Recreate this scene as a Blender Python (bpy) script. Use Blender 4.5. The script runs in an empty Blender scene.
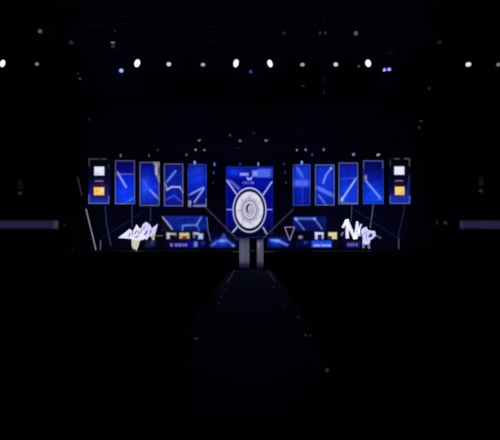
import bpy, bmesh, math, random
from mathutils import Vector, Matrix
random.seed(7)
S = bpy.context.scene
COL = S.collection

# ------------------------------------------------------------------ camera, world, exposure
H = 2.1                      # eye height above the arena floor, metres
F, CX, CY = 720.0, 251.0, 242.0
cam_data = bpy.data.cameras.new('camera')
cam_data.sensor_fit = 'HORIZONTAL'; cam_data.sensor_width = 36.0
cam_data.lens = F / 500.0 * 36.0
cam_data.shift_x = -1.0 / 500.0
cam_data.shift_y = 22.0 / 500.0
cam_data.clip_end = 300
cam = bpy.data.objects.new('camera', cam_data); COL.objects.link(cam)
cam.location = (0, 0, H); cam.rotation_euler = (math.pi / 2, 0, 0)
S.camera = cam
world = bpy.data.worlds.new('world'); S.world = world
world.use_nodes = True
world.node_tree.nodes['Background'].inputs[0].default_value = (0, 0, 0, 1)
world.node_tree.nodes['Background'].inputs[1].default_value = 0.0
# thin stage haze hanging in the whole hall
vs_ = world.node_tree.nodes.new('ShaderNodeVolumeScatter')
vs_.inputs['Density'].default_value = 0.0019; vs_.inputs['Anisotropy'].default_value = 0.2
world.node_tree.links.new(vs_.outputs[0], world.node_tree.nodes['World Output'].inputs['Volume'])
S.view_settings.view_transform = 'Standard'; S.view_settings.look = 'None'
S.view_settings.gamma = 1.0; S.view_settings.use_curve_mapping = False
S.view_settings.exposure = 0.0
S.cycles.filter_width = 1.9

# added blue lamps without fixtures that tint the drape behind the stage
def wash(x, y, z, tx, ty, tz, energy, size=75):
    ld = bpy.data.lights.new('added_blue_wash', 'SPOT'); ld.energy = energy
    ld.color = (0.09, 0.09, 1.0); ld.spot_size = math.radians(size); ld.spot_blend = 1.0
    ld.shadow_soft_size = 0.25
    o = bpy.data.objects.new('added_blue_wash', ld); COL.objects.link(o); o.location = (x, y, z)
    o.rotation_euler = (Vector((tx, ty, tz)) - Vector((x, y, z))).to_track_quat('-Z', 'Y').to_euler()
for wx in (-5.5, -1.8, 1.8, 5.5):
    wash(wx, 61.5, 9.0, wx * 1.05, 65.2, 11.0, 130)
for wx in (-12, -8.5, -4, 4, 8.5, 12):          # and more added ones, low behind the screens
    wash(wx, 62.6, 1.7, wx, 65.2, 3.2, 130, 130)

# ------------------------------------------------------------------ helpers
def at(px, py, d):
    """point seen at photo pixel px,py at distance d along the hall"""
    return Vector(((px - CX) / F * d, d, H - (py - CY) / F * d))
def s2l(c):
    out = []
    for v in c[:3]:
        v = max(0.0, min(255.0, v)) / 255.0
        out.append(v / 12.92 if v <= 0.04045 else ((v + 0.055) / 1.055) ** 2.4)
    return out
MATS = {}
def mat(name, col, rough=0.6, metal=0.0, emit=None, strength=1.0, noise=0.0, scale=8.0):
    if name in MATS: return MATS[name]
    m = bpy.data.materials.new(name); m.use_nodes = True
    nt = m.node_tree; b = nt.nodes['Principled BSDF']
    c = s2l(col)
    b.inputs['Base Color'].default_value = (*c, 1)
    b.inputs['Roughness'].default_value = rough; b.inputs['Metallic'].default_value = metal
    if noise:
        tc = nt.nodes.new('ShaderNodeTexCoord'); n = nt.nodes.new('ShaderNodeTexNoise')
        n.inputs['Scale'].default_value = scale; n.inputs['Detail'].default_value = 5
        r = nt.nodes.new('ShaderNodeValToRGB')
        r.color_ramp.elements[0].color = (*[v * (1 - noise) for v in c], 1)
        r.color_ramp.elements[1].color = (*[min(1, v * (1 + noise)) for v in c], 1)
        r.color_ramp.elements[0].position = 0.3; r.color_ramp.elements[1].position = 0.7
        nt.links.new(tc.outputs['Object'], n.inputs['Vector'])
        nt.links.new(n.outputs['Fac'], r.inputs['Fac']); nt.links.new(r.outputs['Color'], b.inputs['Base Color'])
    if emit is not None:
        b.inputs['Emission Color'].default_value = (*s2l(emit), 1)
        b.inputs['Emission Strength'].default_value = strength
    MATS[name] = m
    return m
def lamp_mat(rgb, strength=1.0):
    return mat('glow_%d_%d_%d_%g' % (*rgb, strength), (20, 20, 22), 0.4, 0, rgb, strength)
def display_mat():
    if 'led_display' in MATS: return MATS['led_display']
    m = bpy.data.materials.new('led_display'); m.use_nodes = True
    nt = m.node_tree; b = nt.nodes['Principled BSDF']
    b.inputs['Base Color'].default_value = (0.004, 0.004, 0.005, 1); b.inputs['Roughness'].default_value = 0.5
    a = nt.nodes.new('ShaderNodeAttribute'); a.attribute_name = 'Picture'
    nt.links.new(a.outputs['Color'], b.inputs['Emission Color'])
    b.inputs['Emission Strength'].default_value = 1.0
    MATS['led_display'] = m
    return m
BLACK = mat('black_paint', (34, 34, 37), 0.55, 0.0, noise=0.2)
METAL = mat('black_metal', (42, 42, 46), 0.42, 0.7, noise=0.2)
STEEL = mat('aluminium', (150, 152, 160), 0.36, 0.9, noise=0.15)
CABLE = mat('cable_black', (22, 22, 24), 0.5)
DRAPE = mat('black_drape', (46, 46, 52), 0.9, noise=0.3, scale=2)

def new_bm(): return bmesh.new()
def add_box(bm, c, s, rot=None):
    r = bmesh.ops.create_cube(bm, size=1.0)
    M = Matrix.Translation(Vector(c)) @ (rot.to_matrix().to_4x4() if rot else Matrix.Identity(4)) @ Matrix.Diagonal((*s, 1))
    bmesh.ops.transform(bm, matrix=M, verts=r['verts']); return r['verts']
def add_tube(bm, a, b, r, seg=8):
    a, b = Vector(a), Vector(b); d = b - a
    if d.length < 1e-6: return
    M = Matrix.Translation((a + b) / 2) @ d.to_track_quat('Z', 'Y').to_matrix().to_4x4()
    bmesh.ops.create_cone(bm, cap_ends=True, segments=seg, radius1=r, radius2=r, depth=d.length, matrix=M)
def add_lathe(bm, prof, seg=16, M=None, sx=1.0):
    """profile of (radius, height) turned about Z"""
    rings = []
    for r, z in prof:
        ring = []
        for k in range(seg):
            t = 2 * math.pi * k / seg
            v = Vector((r * math.cos(t) * sx, r * math.sin(t), z))
            ring.append(bm.verts.new(M @ v if M else v))
        rings.append(ring)
    for i in range(len(rings) - 1):
        for k in range(seg):
            bm.faces.new((rings[i][k], rings[i][(k + 1) % seg], rings[i + 1][(k + 1) % seg], rings[i + 1][k]))
    bm.faces.new(list(reversed(rings[0]))); bm.faces.new(rings[-1])
def add_prism(bm, pts, y0, y1):
    """outline of (x, z) points extruded from y0 (towards the hall) to y1"""
    f = [bm.verts.new((x, y0, z)) for x, z in pts]; b = [bm.verts.new((x, y1, z)) for x, z in pts]
    bm.faces.new(f); bm.faces.new(list(reversed(b)))
    n = len(pts)
    for i in range(n): bm.faces.new((f[i], b[i], b[(i + 1) % n], f[(i + 1) % n]))
def obj(name, bm, m, parent=None, loc=None, smooth=False):
    bmesh.ops.recalc_face_normals(bm, faces=bm.faces[:])
    me = bpy.data.meshes.new(name); bm.to_mesh(me); bm.free()
    if smooth: me.polygons.foreach_set('use_smooth', [True] * len(me.polygons))
    me.materials.append(m)
    o = bpy.data.objects.new(name, me); COL.objects.link(o)
    if parent: o.parent = parent
    if loc: o.location = loc
    return o
def tag(o, label, cat, group=None, kind=None):
    o['label'] = label; o['category'] = cat
    if group: o['group'] = group
    if kind: o['kind'] = kind
    return o
def thing(name, label, cat, loc=(0, 0, 0), group=None):
    o = bpy.data.objects.new(name, None); COL.objects.link(o); o.location = loc
    o.empty_display_size = 0.2
    return tag(o, label, cat, group)
def struct(name, bm, m):
    o = obj(name, bm, m); o['kind'] = 'structure'; return o

# painting of what a screen shows: list of layers over a base colour function
def lerp(a, b, t): return [a[i] + (b[i] - a[i]) * t for i in range(3)]
def soft(d, w, s): return max(0.0, min(1.0, (w - d) / s + 0.5))
def line(pts, col, w=0.8, a=1.0, s=0.9):
    segs = [(pts[i], pts[i + 1]) for i in range(len(pts) - 1)]
    def f(x, y, c):
        best = 1e9
        for (ax, ay), (bx, by) in segs:
            dx, dy = bx - ax, by - ay
            L = dx * dx + dy * dy or 1e-9
            t = max(0, min(1, ((x - ax) * dx + (y - ay) * dy) / L))
            best = min(best, math.hypot(x - ax - t * dx, y - ay - t * dy))
        return lerp(c, col, 0.9 * a * soft(best, w, s))
    return f
def rect(x0, y0, x1, y1, col, a=1.0, s=0.9):
    def f(x, y, c):
        d = max(x0 - x, x - x1, y0 - y, y - y1)
        return lerp(c, col, a * soft(d, 0, s))
    return f
def blob(cx, cy, rx, ry, col, a=1.0):
    def f(x, y, c):
        d = ((x - cx) / rx) ** 2 + ((y - cy) / ry) ** 2
        return lerp(c, col, a * math.exp(-d * 1.2))
    return f
def vgrad(stops):
    def f(x, y):
        if y <= stops[0][0]: return list(stops[0][1])
        for (y0, c0), (y1, c1) in zip(stops, stops[1:]):
            if y <= y1: return lerp(c0, c1, (y - y0) / (y1 - y0))
        return list(stops[-1][1])
    return f
def mottled(base, amp=22, freq=0.45, seed=0):
    ph = [random.Random(seed + k).uniform(0, 6.28) for k in range(6)]
    def f(x, y):
        c = base(x, y)
        n = (math.sin(x * freq + y * 0.31 + ph[0]) * math.sin(y * freq * 0.8 - x * 0.2 + ph[1])
             + 0.6 * math.sin(x * 1.1 + y * 0.9 + ph[2]) * math.sin(y * 0.7 - x * 0.5 + ph[3]))
        k = n * amp / 160.0
        return [max(0, v * (1 + k)) for v in c]
    return f
GAIN = 1.2
def display(name, box, d, base, layers, parent, step=0.4, y_off=0.0, origin=None):
    """front face of a screen whose corners are seen at box = x0,y0,x1,y1; local to origin"""
    x0, y0, x1, y1 = box
    nx = max(2, int(round((x1 - x0) / step))); ny = max(2, int(round((y1 - y0) / step)))
    vs, cols = [], []
    for j in range(ny + 1):
        for i in range(nx + 1):
            px = x0 + (x1 - x0) * i / nx; py = y0 + (y1 - y0) * j / ny
            p = at(px, py, d); vs.append((p.x - origin.x, d + y_off - origin.y, p.z - origin.z))
            c = base(px, py)
            for L in layers: c = L(px, py, c)
            cols.extend([*[v * GAIN for v in s2l(c)], 1.0])
    fs = []
    for j in range(ny):
        for i in range(nx):
            a = j * (nx + 1) + i
            fs.append((a, a + nx + 1, a + nx + 2, a + 1))
    me = bpy.data.meshes.new(name); me.from_pydata(vs, [], fs)
    at_ = me.attributes.new('Picture', 'FLOAT_COLOR', 'POINT'); at_.data.foreach_set('color', cols)
    me.materials.append(display_mat())
    o = bpy.data.objects.new(name, me); COL.objects.link(o); o.parent = parent
    return o

# ------------------------------------------------------------------ the hall
FLOOR = mat('hall_floor', (26, 26, 30), 0.7, noise=0.25, scale=0.6)
SHELL = mat('hall_shell', (24, 24, 27), 0.85, noise=0.2, scale=0.3)
bm = new_bm(); add_box(bm, (0, 28, -0.1), (64, 84, 0.2)); struct('floor', bm, FLOOR)
bm = new_bm(); add_box(bm, (0, 28, 16.1), (64, 84, 0.2)); struct('ceiling', bm, SHELL)
bm = new_bm(); add_box(bm, (0, 68.1, 8), (64, 0.2, 16)); struct('wall_back', bm, SHELL)
bm = new_bm(); add_box(bm, (0, -12.1, 8), (64, 0.2, 16)); struct('wall_front', bm, SHELL)
bm = new_bm(); add_box(bm, (-31.1, 28, 8), (0.2, 80, 16)); struct('wall_left', bm, SHELL)
bm = new_bm(); add_box(bm, (31.1, 28, 8), (0.2, 80, 16)); struct('wall_right', bm, SHELL)
# stepped stands either side of the stage
for sgn, nm in ((-1, 'wall_stand_left'), (1, 'wall_stand_right')):
    bm = new_bm()
    xc, w = sgn * 23.2, 15.5
    add_box(bm, (xc, 62.25, 2.15), (w, 0.5, 4.3))
    for k in range(8):
        add_box(bm, (xc, 62.8 + k * 0.65, (3.4 + k * 0.32) / 2), (w, 0.65, 3.4 + k * 0.32))
    struct(nm, bm, SHELL)

# aisle carpet down the middle of the floor
CARPET = mat('aisle_carpet', (16, 20, 58), 0.8, noise=0.15, scale=3)
bm = new_bm(); add_box(bm, (0.0, 29, 0.012), (2.0, 46, 0.024))
tag(obj('aisle_carpet', bm, CARPET), 'dark carpet strip running down the aisle to the stage', 'carpet')

# folded black drape behind the stage
bm = new_bm()
n = 260; top = []; bot = []
for i in range(n + 1):
    x = -15.2 + 30.4 * i / n
    y = 65.2 + 0.14 * math.sin(i * 1.25) + 0.05 * math.sin(i * 0.37)
    bot.append(bm.verts.new((x, y, 0.0))); top.append(bm.verts.new((x, y + 0.02, 14.2)))
for i in range(n): bm.faces.new((bot[i], bot[i + 1], top[i + 1], top[i]))
r = bmesh.ops.solidify(bm, geom=bm.faces[:], thickness=0.03)
tag(obj('backdrop_drape', bm, DRAPE, smooth=True), 'tall dark drape in folds behind the stage screens', 'drape')

# ------------------------------------------------------------------ stage deck and entrance
DECK_Z = 1.4
bm = new_bm()
add_box(bm, (-8.06, 59.3, DECK_Z / 2), (14.3, 10.6, DECK_Z))
add_box(bm, (8.16, 59.3, DECK_Z / 2), (14.3, 10.6, DECK_Z))
add_box(bm, (0.05, 60.05, DECK_Z / 2), (1.92, 9.1, DECK_Z))
deck_mat = mat('stage_black', (30, 30, 34), 0.6, noise=0.2, scale=1.5)
dk = tag(obj('stage_deck', bm, deck_mat), 'wide black stage platform carrying the desks and lights', 'stage')
for cx in (-8.06, 8.16):
    e = new_bm(); add_box(e, (cx, 53.98, DECK_Z - 0.03), (14.3, 0.04, 0.06)); obj('edge_trim', e, deck_mat, dk)
for ea, eb in ((233.0, 239.0), (264.0, 274.0)):  # lit stretches of the deck edge, put in as glowing strips
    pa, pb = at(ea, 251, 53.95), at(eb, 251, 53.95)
    e = new_bm(); add_box(e, ((pa.x + pb.x) / 2, 53.95, DECK_Z - 0.035), (pb.x - pa.x, 0.03, 0.05)); o_ = obj('edge_glow', e, lamp_mat((48, 48, 60)), dk); o_['label'] = 'faint grey glow added along the stage edge'
bm = new_bm(); add_box(bm, (0.05, 53.0, 0.04), (1.88, 1.96, 0.08))
bmesh.ops.bevel(bm, geom=bm.edges[:], offset=0.01, segments=2)
tag(obj('entrance_step', bm, mat('step_blue', (50, 52, 78), 0.6)), 'low dark step at the foot of the two pale glowing pylons', 'step')

# stairs in the dark gap between the glowing pylons
x0, x1 = at(249.6, 0, 54).x, at(257.0, 0, 54).x
st = thing('stage_stairs', 'narrow black stairs in the gap between the pale glowing pylons', 'stairs', ((x0 + x1) / 2, 54.5, 0.08))
for k in range(5):
    b = new_bm(); add_box(b, (0, -0.42 + k * 0.26, 0.132 * (k + 1)), (x1 - x0, 0.26, 0.264 * (k + 1))); obj('tread', b, BLACK, st)

def glow_pylon(px0, px1, py0, layers, base, label):  # pale pylons whose lit look is put in as emission
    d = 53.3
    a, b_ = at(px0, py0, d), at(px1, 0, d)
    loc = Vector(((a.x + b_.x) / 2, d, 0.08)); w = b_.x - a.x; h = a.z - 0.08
    t = thing('glow_pylon', label, 'pylon', loc, 'pale pylons with added glow beside the stage stairs')
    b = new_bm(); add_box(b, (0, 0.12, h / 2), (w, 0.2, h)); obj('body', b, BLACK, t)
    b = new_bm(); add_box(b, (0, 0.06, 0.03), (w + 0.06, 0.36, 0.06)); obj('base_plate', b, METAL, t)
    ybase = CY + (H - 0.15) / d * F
    display('glow_panel', (px0, py0, px1, ybase), d, base, layers, t, 0.35, 0.0, loc)
pal = vgrad([(238, (44, 44, 76)), (243, (74, 75, 96)), (255, (78, 79, 96)), (261, (70, 71, 88)), (265.5, (26, 26, 56)), (269, (12, 12, 38))])  # pylon brightness and its fade towards the floor, painted
glow_pylon(239.3, 249.4, 238.6, [line([(242.5, 240), (242.5, 262)], (98, 98, 116), 0.6, 0.5, 1.5), rect(238, 236, 250, 242, (55, 55, 90), 0.5, 3)], pal,
             'wider pale grey pylon with added glow on the left of the stage stairs')
glow_pylon(257.0, 263.4, 239.5, [blob(258.5, 245, 2, 4, (130, 125, 175), 0.8), rect(255, 236, 260, 241, (40, 40, 80), 0.6, 3)], pal,
             'narrower pale grey pylon with added glow on the right of the stage stairs')

# ------------------------------------------------------------------ hanging screens
def hanging_screen(box, d, base, layers, label, group, name='led_screen', cat='screen', step=0.4):
    x0, y0, x1, y1 = box
    a, b = at(x0, y0, d), at(x1, y1, d)
    loc = Vector(((a.x + b.x) / 2, d, b.z)); w, h = b.x - a.x, a.z - b.z
    t = thing(name, label, cat, loc, group)
    bm = new_bm(); add_box(bm, (0, 0.09, h / 2), (w, 0.16, h)); obj('cabinet', bm, BLACK, t)
    fr = new_bm(); fw = 0.035
    add_box(fr, (-w / 2 - fw / 2, 0.05, h / 2), (fw, 0.14, h + 2 * fw)); add_box(fr, (w / 2 + fw / 2, 0.05, h / 2), (fw, 0.14, h + 2 * fw))
    add_box(fr, (0, 0.05, h + fw / 2), (w, 0.14, fw)); add_box(fr, (0, 0.05, -fw / 2), (w, 0.14, fw)); obj('frame', fr, METAL, t)
    display('display', box, d, base, layers, t, step, 0.0, loc)
    for sx in (-1, 1):
        c = new_bm(); add_tube(c, (sx * w * 0.36, 0.1, h), (sx * w * 0.36, 0.1, 16.0 - loc.z), 0.012, 6); obj('hanging_cable', c, CABLE, t)
    return t, loc

def border(box, col, a=0.8, w=0.55):
    x0, y0, x1, y1 = box; i = 0.6
    edge = line([(x0 + i, y0 + i), (x1 - i, y0 + i), (x1 - i, y1 - i), (x0 + i, y1 - i), (x0 + i, y0 + i)], col, w, a, 1.0)
    def f(x, y, c):
        inner = min(x - x0, x1 - x, y - y0, y1 - y) - 1.7
        c = lerp(c, (4, 5, 40), 0.45 * math.exp(-(inner / 0.8) ** 2))
        return edge(x, y, c)
    return f

SPON = 'outer screens with a white and a yellow square'
BLUE = 'tall blue screens either side of the emblem'
# far left: sponsor squares
B = (88.4, 158.2, 109.4, 204.0)
hanging_screen(B, 55.4, vgrad([(158, (3, 3, 8)), (176, (5, 5, 28)), (184, (14, 8, 62)), (193, (22, 18, 108)), (204, (24, 46, 165))]), [
    rect(91, 184, 107, 198, (50, 14, 60), 0.5, 4),
    rect(94.2, 166.6, 104.4, 175.4, (222, 222, 246)), blob(97, 173.5, 2, 1.5, (180, 180, 225), 0.7),
    rect(94.8, 180.2, 103.4, 181.8, (110, 112, 180), 0.9), rect(93.2, 184.2, 105.5, 186.6, (60, 20, 26), 0.8),
    rect(93.8, 187.2, 104.2, 195.2, (232, 196, 105)), blob(97, 191, 1.6, 1.6, (205, 150, 60), 0.8), blob(102.5, 190, 1.4, 2, (245, 225, 190), 0.8),
    line([(89.2, 166), (89.2, 159), (99, 159)], (84, 82, 72), 0.5), line([(101.5, 158.9), (106, 158.9)], (84, 82, 72), 0.5), line([(108.6, 164), (108.6, 168)], (50, 50, 60), 0.5),
    line([(89.0, 195), (89.0, 203.3), (108.7, 203.3), (108.7, 196)], (86, 110, 170), 0.6)],
    'far left screen with a white square above a yellow square', SPON)
B = (114.9, 160.2, 135.0, 204.2)
hanging_screen(B, 57.0, mottled(vgrad([(160, (4, 4, 70)), (172, (5, 7, 120)), (176, (8, 28, 190)), (192, (10, 52, 232)), (204, (12, 52, 225))]), 16, seed=2), [
    line([(116, 174.2), (134, 174.2)], (84, 92, 205), 0.7), line([(117.2, 172), (126, 187)], (160, 168, 242), 1.1, 0.9, 1.4),
    line([(121, 204), (128, 202), (134.5, 197)], (60, 115, 250), 1.1, 0.9, 1.6), border(B, (128, 126, 132), 0.75)],
    'blue screen with one short slanting pale stroke, second from the left', BLUE)
B = (139.4, 161.8, 159.6, 206.0)
hanging_screen(B, 58.2, mottled(vgrad([(162, (5, 10, 110)), (178, (12, 30, 180)), (190, (18, 50, 215)), (206, (14, 30, 150))]), 22, seed=3), [
    blob(145, 186, 4, 9, (38, 88, 240), 0.8),
    line([(154.3, 163.3), (158.4, 163.3), (156.6, 171), (159.2, 181)], (200, 200, 165), 1.3, 0.95, 1.4), line([(156, 163), (156.3, 174)], (190, 192, 160), 1.3, 0.8, 1.4),
    line([(150, 190), (158.5, 199)], (135, 160, 242), 1.0, 0.9, 1.3), line([(141, 178), (150, 191)], (50, 92, 235), 1.0, 0.7, 1.6), border(B, (132, 128, 130), 0.8)],
    'blue screen with a yellowish streak down its upper right side', BLUE)
B = (163.8, 163.4, 183.4, 206.4)
hanging_screen(B, 59.3, mottled(vgrad([(163, (8, 16, 105)), (180, (10, 26, 150)), (206, (8, 20, 140))]), 25, seed=4), [
    line([(167.0, 181.5), (175.6, 171)], (105, 140, 245), 1.1, 0.9, 1.5),
    line([(165.2, 183.5), (166.8, 190), (171.5, 187), (180, 187), (183, 192.5)], (196, 200, 228), 0.9, 0.95, 1.3),
    line([(166, 200), (174, 195.5), (182, 202)], (64, 84, 205), 1.0, 0.8, 1.6), border(B, (134, 130, 138), 0.8)],
    'blue screen with a white zigzag line across its middle', BLUE)
B = (187.8, 164.0, 206.6, 207.0)
hanging_screen(B, 60.0, mottled(vgrad([(164, (22, 40, 165)), (178, (16, 48, 210)), (190, (10, 30, 170)), (198, (8, 14, 118)), (207, (10, 12, 105))]), 16, seed=5), [
    line([(189, 195), (203.5, 187.5)], (165, 172, 238), 0.9, 0.9, 1.4), line([(204, 188.5), (194.5, 202)], (160, 174, 244), 0.9, 0.95, 1.4),
    rect(188.3, 200.5, 191.0, 206.8, (215, 212, 205), 0.9, 1.2), line([(194, 205.6), (206, 205.6)], (205, 204, 210), 1.0, 0.95, 1.2), line([(206, 199), (206, 206)], (150, 150, 170), 0.6, 0.9),
    rect(187, 163, 189.5, 170, (10, 12, 50), 0.7, 2), rect(203.5, 163, 207, 172, (16, 28, 110), 0.6, 2), border(B, (80, 100, 190), 0.35)],
    'blue screen with crossing pale lines and a white lower edge', BLUE)
# right of the emblem
B = (292.8, 164.2, 310.4, 205.8)
hanging_screen(B, 60.0, mottled(vgrad([(164, (18, 46, 190)), (178, (16, 52, 210)), (190, (8, 28, 165)), (206, (8, 22, 150))]), 15, seed=6), [
    line([(297, 168), (302.5, 176.5)], (88, 122, 240), 1.4, 0.8, 2), rect(293, 180, 310, 186.5, (92, 112, 240), 0.8, 3),
    rect(292, 163, 295, 168, (8, 10, 50), 0.8, 3), line([(302.5, 172), (302.5, 205)], (50, 84, 205), 0.6, 0.6), border(B, (90, 104, 170), 0.5)],
    'blue screen with a wide lighter band across its middle', BLUE)
B = (315.0, 164.4, 334.6, 205.6)
hanging_screen(B, 59.3, mottled(vgrad([(164, (12, 36, 175)), (180, (16, 48, 205)), (206, (10, 32, 165))]), 15, seed=7), [
    line([(331.5, 168), (326, 175), (323.3, 183)], (135, 158, 246), 1.0, 0.9, 1.6), line([(317, 187.5), (326, 192), (334.5, 196)], (96, 126, 248), 2.0, 0.9, 2.4),
    line([(318.5, 195), (326, 205)], (100, 132, 240), 0.9, 0.85, 1.4), blob(331.5, 168, 1.5, 1.5, (200, 196, 225), 0.7), border(B, (132, 130, 150), 0.7)],
    'blue screen with a broad curved pale sweep below the middle', BLUE)
B = (338.4, 162.4, 358.2, 204.4)
hanging_screen(B, 58.2, mottled(vgrad([(162, (10, 18, 135)), (176, (10, 30, 170)), (190, (14, 52, 215)), (204, (14, 50, 205))]), 14, seed=8), [
    line([(339.5, 178.6), (356, 178.2)], (66, 92, 215), 0.6, 0.7), line([(356.5, 178), (342, 199.5)], (178, 200, 246), 0.9, 0.95, 1.3),
    blob(341.6, 200, 2.2, 3, (190, 205, 205), 0.9), line([(342, 202.6), (357, 203.2)], (120, 146, 235), 0.9, 0.8), border(B, (134, 130, 140), 0.75)],
    'blue screen with a long pale diagonal rising to the right', BLUE)
B = (363.0, 160.2, 383.6, 204.0)
hanging_screen(B, 57.0, mottled(vgrad([(160, (4, 6, 70)), (174, (6, 14, 120)), (188, (10, 46, 205)), (204, (14, 66, 235))]), 14, seed=9), [
    blob(365.4, 177.5, 1.6, 3, (215, 190, 212), 0.95), line([(365.5, 180.5), (379, 196.5)], (130, 160, 246), 1.0, 0.95, 1.5), blob(380.5, 198, 2.2, 2.4, (140, 130, 240), 0.8),
    line([(363.8, 168), (363.8, 161), (382.8, 161), (382.8, 168)], (118, 122, 140), 0.6, 0.8), border(B, (60, 92, 190), 0.4)],
    'blue screen with a long pale diagonal falling to the right', BLUE)
B = (389.6, 157.8, 410.4, 204.0)
hanging_screen(B, 55.4, vgrad([(157, (3, 3, 6)), (178, (4, 4, 26)), (188, (8, 6, 58)), (194, (16, 16, 100)), (197, (30, 44, 160)), (204, (24, 34, 140))]), [
    rect(394.2, 166.4, 404.4, 174.8, (224, 224, 247)), rect(395, 180.0, 403.2, 181.6, (128, 100, 140), 0.9), rect(394.2, 182.8, 404, 186, (42, 12, 16), 0.8),
    rect(394.8, 186.6, 404.6, 195.0, (230, 200, 118)), blob(402, 193, 1.6, 1.6, (200, 160, 70), 0.7),
    line([(390.2, 166), (390.2, 160)], (70, 70, 74), 0.5), line([(394, 158.9), (399.5, 158.9)], (90, 88, 90), 0.5), line([(404, 158.7), (409.4, 158.7), (409.4, 166)], (100, 98, 100), 0.5),
    line([(409.6, 176), (407.4, 194)], (40, 80, 160), 0.7, 0.7, 1.4), line([(390.2, 196), (390.2, 203.3), (409.6, 203.3), (409.6, 196)], (92, 120, 190), 0.6, 0.8)],
    'far right screen with a white square above a yellow square', SPON)

# centre screen with the round emblem
B = (226.2, 166.4, 272.8, 238.0)
EC, R0 = (249.5, 210.0), (17.0, 22.8)
D0 = 61.0
letters = []
for lx, lw in ((242.6, 1.4), (245.0, 2.2), (248.2, 1.2), (250.6, 3.6)):      # a line too small to read
    letters.append(rect(lx, 181.4, lx + lw, 184.2, (112, 122, 230), 0.8, 1.2))
t_c, loc_c = hanging_screen(B, D0, vgrad([(166.4, (10, 18, 120)), (168, (16, 34, 175)), (176, (10, 22, 165)), (180, (4, 6, 135)), (190, (4, 6, 128)), (215, (4, 6, 120)), (225, (5, 6, 96)), (230, (5, 5, 50)), (238, (3, 3, 20))]), [
    blob(234, 172, 6, 3.5, (20, 62, 232), 0.8), rect(258, 168.5, 272.3, 177.5, (86, 108, 232), 0.85, 2), blob(267, 186, 3.5, 6, (6, 36, 200), 0.6), blob(259, 184, 4, 4, (4, 26, 200), 0.6),
    rect(244, 168.5, 254, 172, (24, 30, 110), 0.7, 2), rect(239.8, 172.8, 248.6, 175.8, (142, 152, 252), 0.95, 1.4), rect(252.2, 170.5, 257.8, 176.6, (132, 152, 254), 0.9, 2),
    line([(250.2, 168), (250.2, 177)], (12, 12, 70), 0.5, 0.9, 1.2), blob(249.2, 178.4, 3.2, 1.2, (120, 140, 240), 0.5),
    line([(247, 177.2), (248.2, 180), (249.3, 178), (250.4, 180), (251.8, 177.2)], (205, 215, 252), 0.5, 0.95, 0.9), *letters,
    rect(226.2, 177.5, 226.8, 238, (14, 20, 150), 0.6), line([(226.4, 180), (232, 182.5), (238.5, 188.5)], (150, 160, 240), 1.6, 0.6, 2.5),
    blob(249.5, 234, 14, 5, (4, 4, 26), 0.9), border(B, (26, 50, 190), 0.5)],
    'large blue centre screen showing a round white emblem on struts', None, 'centre_screen', 'screen', 0.33)
# the emblem stands just proud of the screen
EM = mat('emblem_pale', (205, 205, 215), 0.5, 0, (196, 198, 236), 1.0)
def loc_pt(px, py, dy): p = at(px, py, D0); return Vector((p.x - loc_c.x, -dy, p.z - loc_c.z))
def polar(name, rings, cols_fn, dy0, dy1, parent, seg=96):
    """elliptical plate of concentric rings with its own picture and thickness"""
    vs, cols, fs = [], [], []
    for (rr) in rings:
        for k in range(seg):
            th = 2 * math.pi * k / seg
            px, py = EC[0] + R0[0] * rr * math.cos(th), EC[1] + R0[1] * rr * math.sin(th)
            vs.append(tuple(loc_pt(px, py, dy1))); cols.extend([*s2l(cols_fn(rr, th, px, py)), 1.0])
    m = len(rings)
    for i in range(m - 1):
        for k in range(seg):
            k2 = (k + 1) % seg
            fs.append((i * seg + k, (i + 1) * seg + k, (i + 1) * seg + k2, i * seg + k2))
    base = len(vs)
    for rr in (rings[0], rings[-1]):
        for k in range(seg):
            th = 2 * math.pi * k / seg
            vs.append(tuple(loc_pt(EC[0] + R0[0] * rr * math.cos(th), EC[1] + R0[1] * rr * math.sin(th), dy0))); cols.extend([0.02, 0.02, 0.05, 1])
    for k in range(seg):
        k2 = (k + 1) % seg
        fs.append(((m - 1) * seg + k, base + seg + k, base + seg + k2, (m - 1) * seg + k2))
        if rings[0] > 0.02: fs.append((k, k2, base + k2, base + k))
    me = bpy.data.meshes.new(name); me.from_pydata(vs, [], fs)
    a_ = me.attributes.new('Picture', 'FLOAT_COLOR', 'POINT'); a_.data.foreach_set('color', cols)
    me.materials.append(display_mat())
    o = bpy.data.objects.new(name, me); COL.objects.link(o); o.parent = parent; return o
def ring_col(rr, th, px, py):
    e = abs(rr - 0.962) / 0.042
    return lerp((206, 208, 238), (96, 100, 180), min(1, e * e))
rg = polar('emblem_ring', [0.925 + 0.075 * i / 6 for i in range(7)], ring_col, 0.01, 0.06, t_c); rg['label'] = 'pale outer ring of the emblem'
def disc_col(rr, th, px, py):
    c = [228, 228, 240]
    tick = max(0.0, math.cos(8 * th + 0.4)) ** 6
    c = lerp(c, (128, 128, 164), 0.5 * tick * (1 if 0.46 < rr < 0.64 else 0))
    c = lerp(c, (176, 176, 204), 0.45 * max(0.0, math.cos(7 * th + 3.5)) ** 3 * (1 if rr > 0.6 else 0))
    c = lerp(c, (150, 148, 186), 0.55 * math.exp(-((rr - 0.52) / 0.05) ** 2))
    if rr > 0.79: c = lerp(c, (12, 12, 34), min(1, (rr - 0.79) / 0.03))
    c = lerp(c, (74, 74, 104), 0.9 * math.exp(-((rr - 0.42) / 0.04) ** 2))
    c = lerp(c, (120, 120, 155), 0.8 * math.exp(-((rr - 0.27) / 0.035) ** 2))
    if rr < 0.5: c = lerp(c, (200, 196, 226), 0.4)
    return c
dc = polar('emblem_disc', [0.004] + [0.03 + 0.855 * i / 44 for i in range(45)], disc_col, 0.01, 0.05, t_c); dc['label'] = 'white round face of the emblem with a dark rim'
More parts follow.
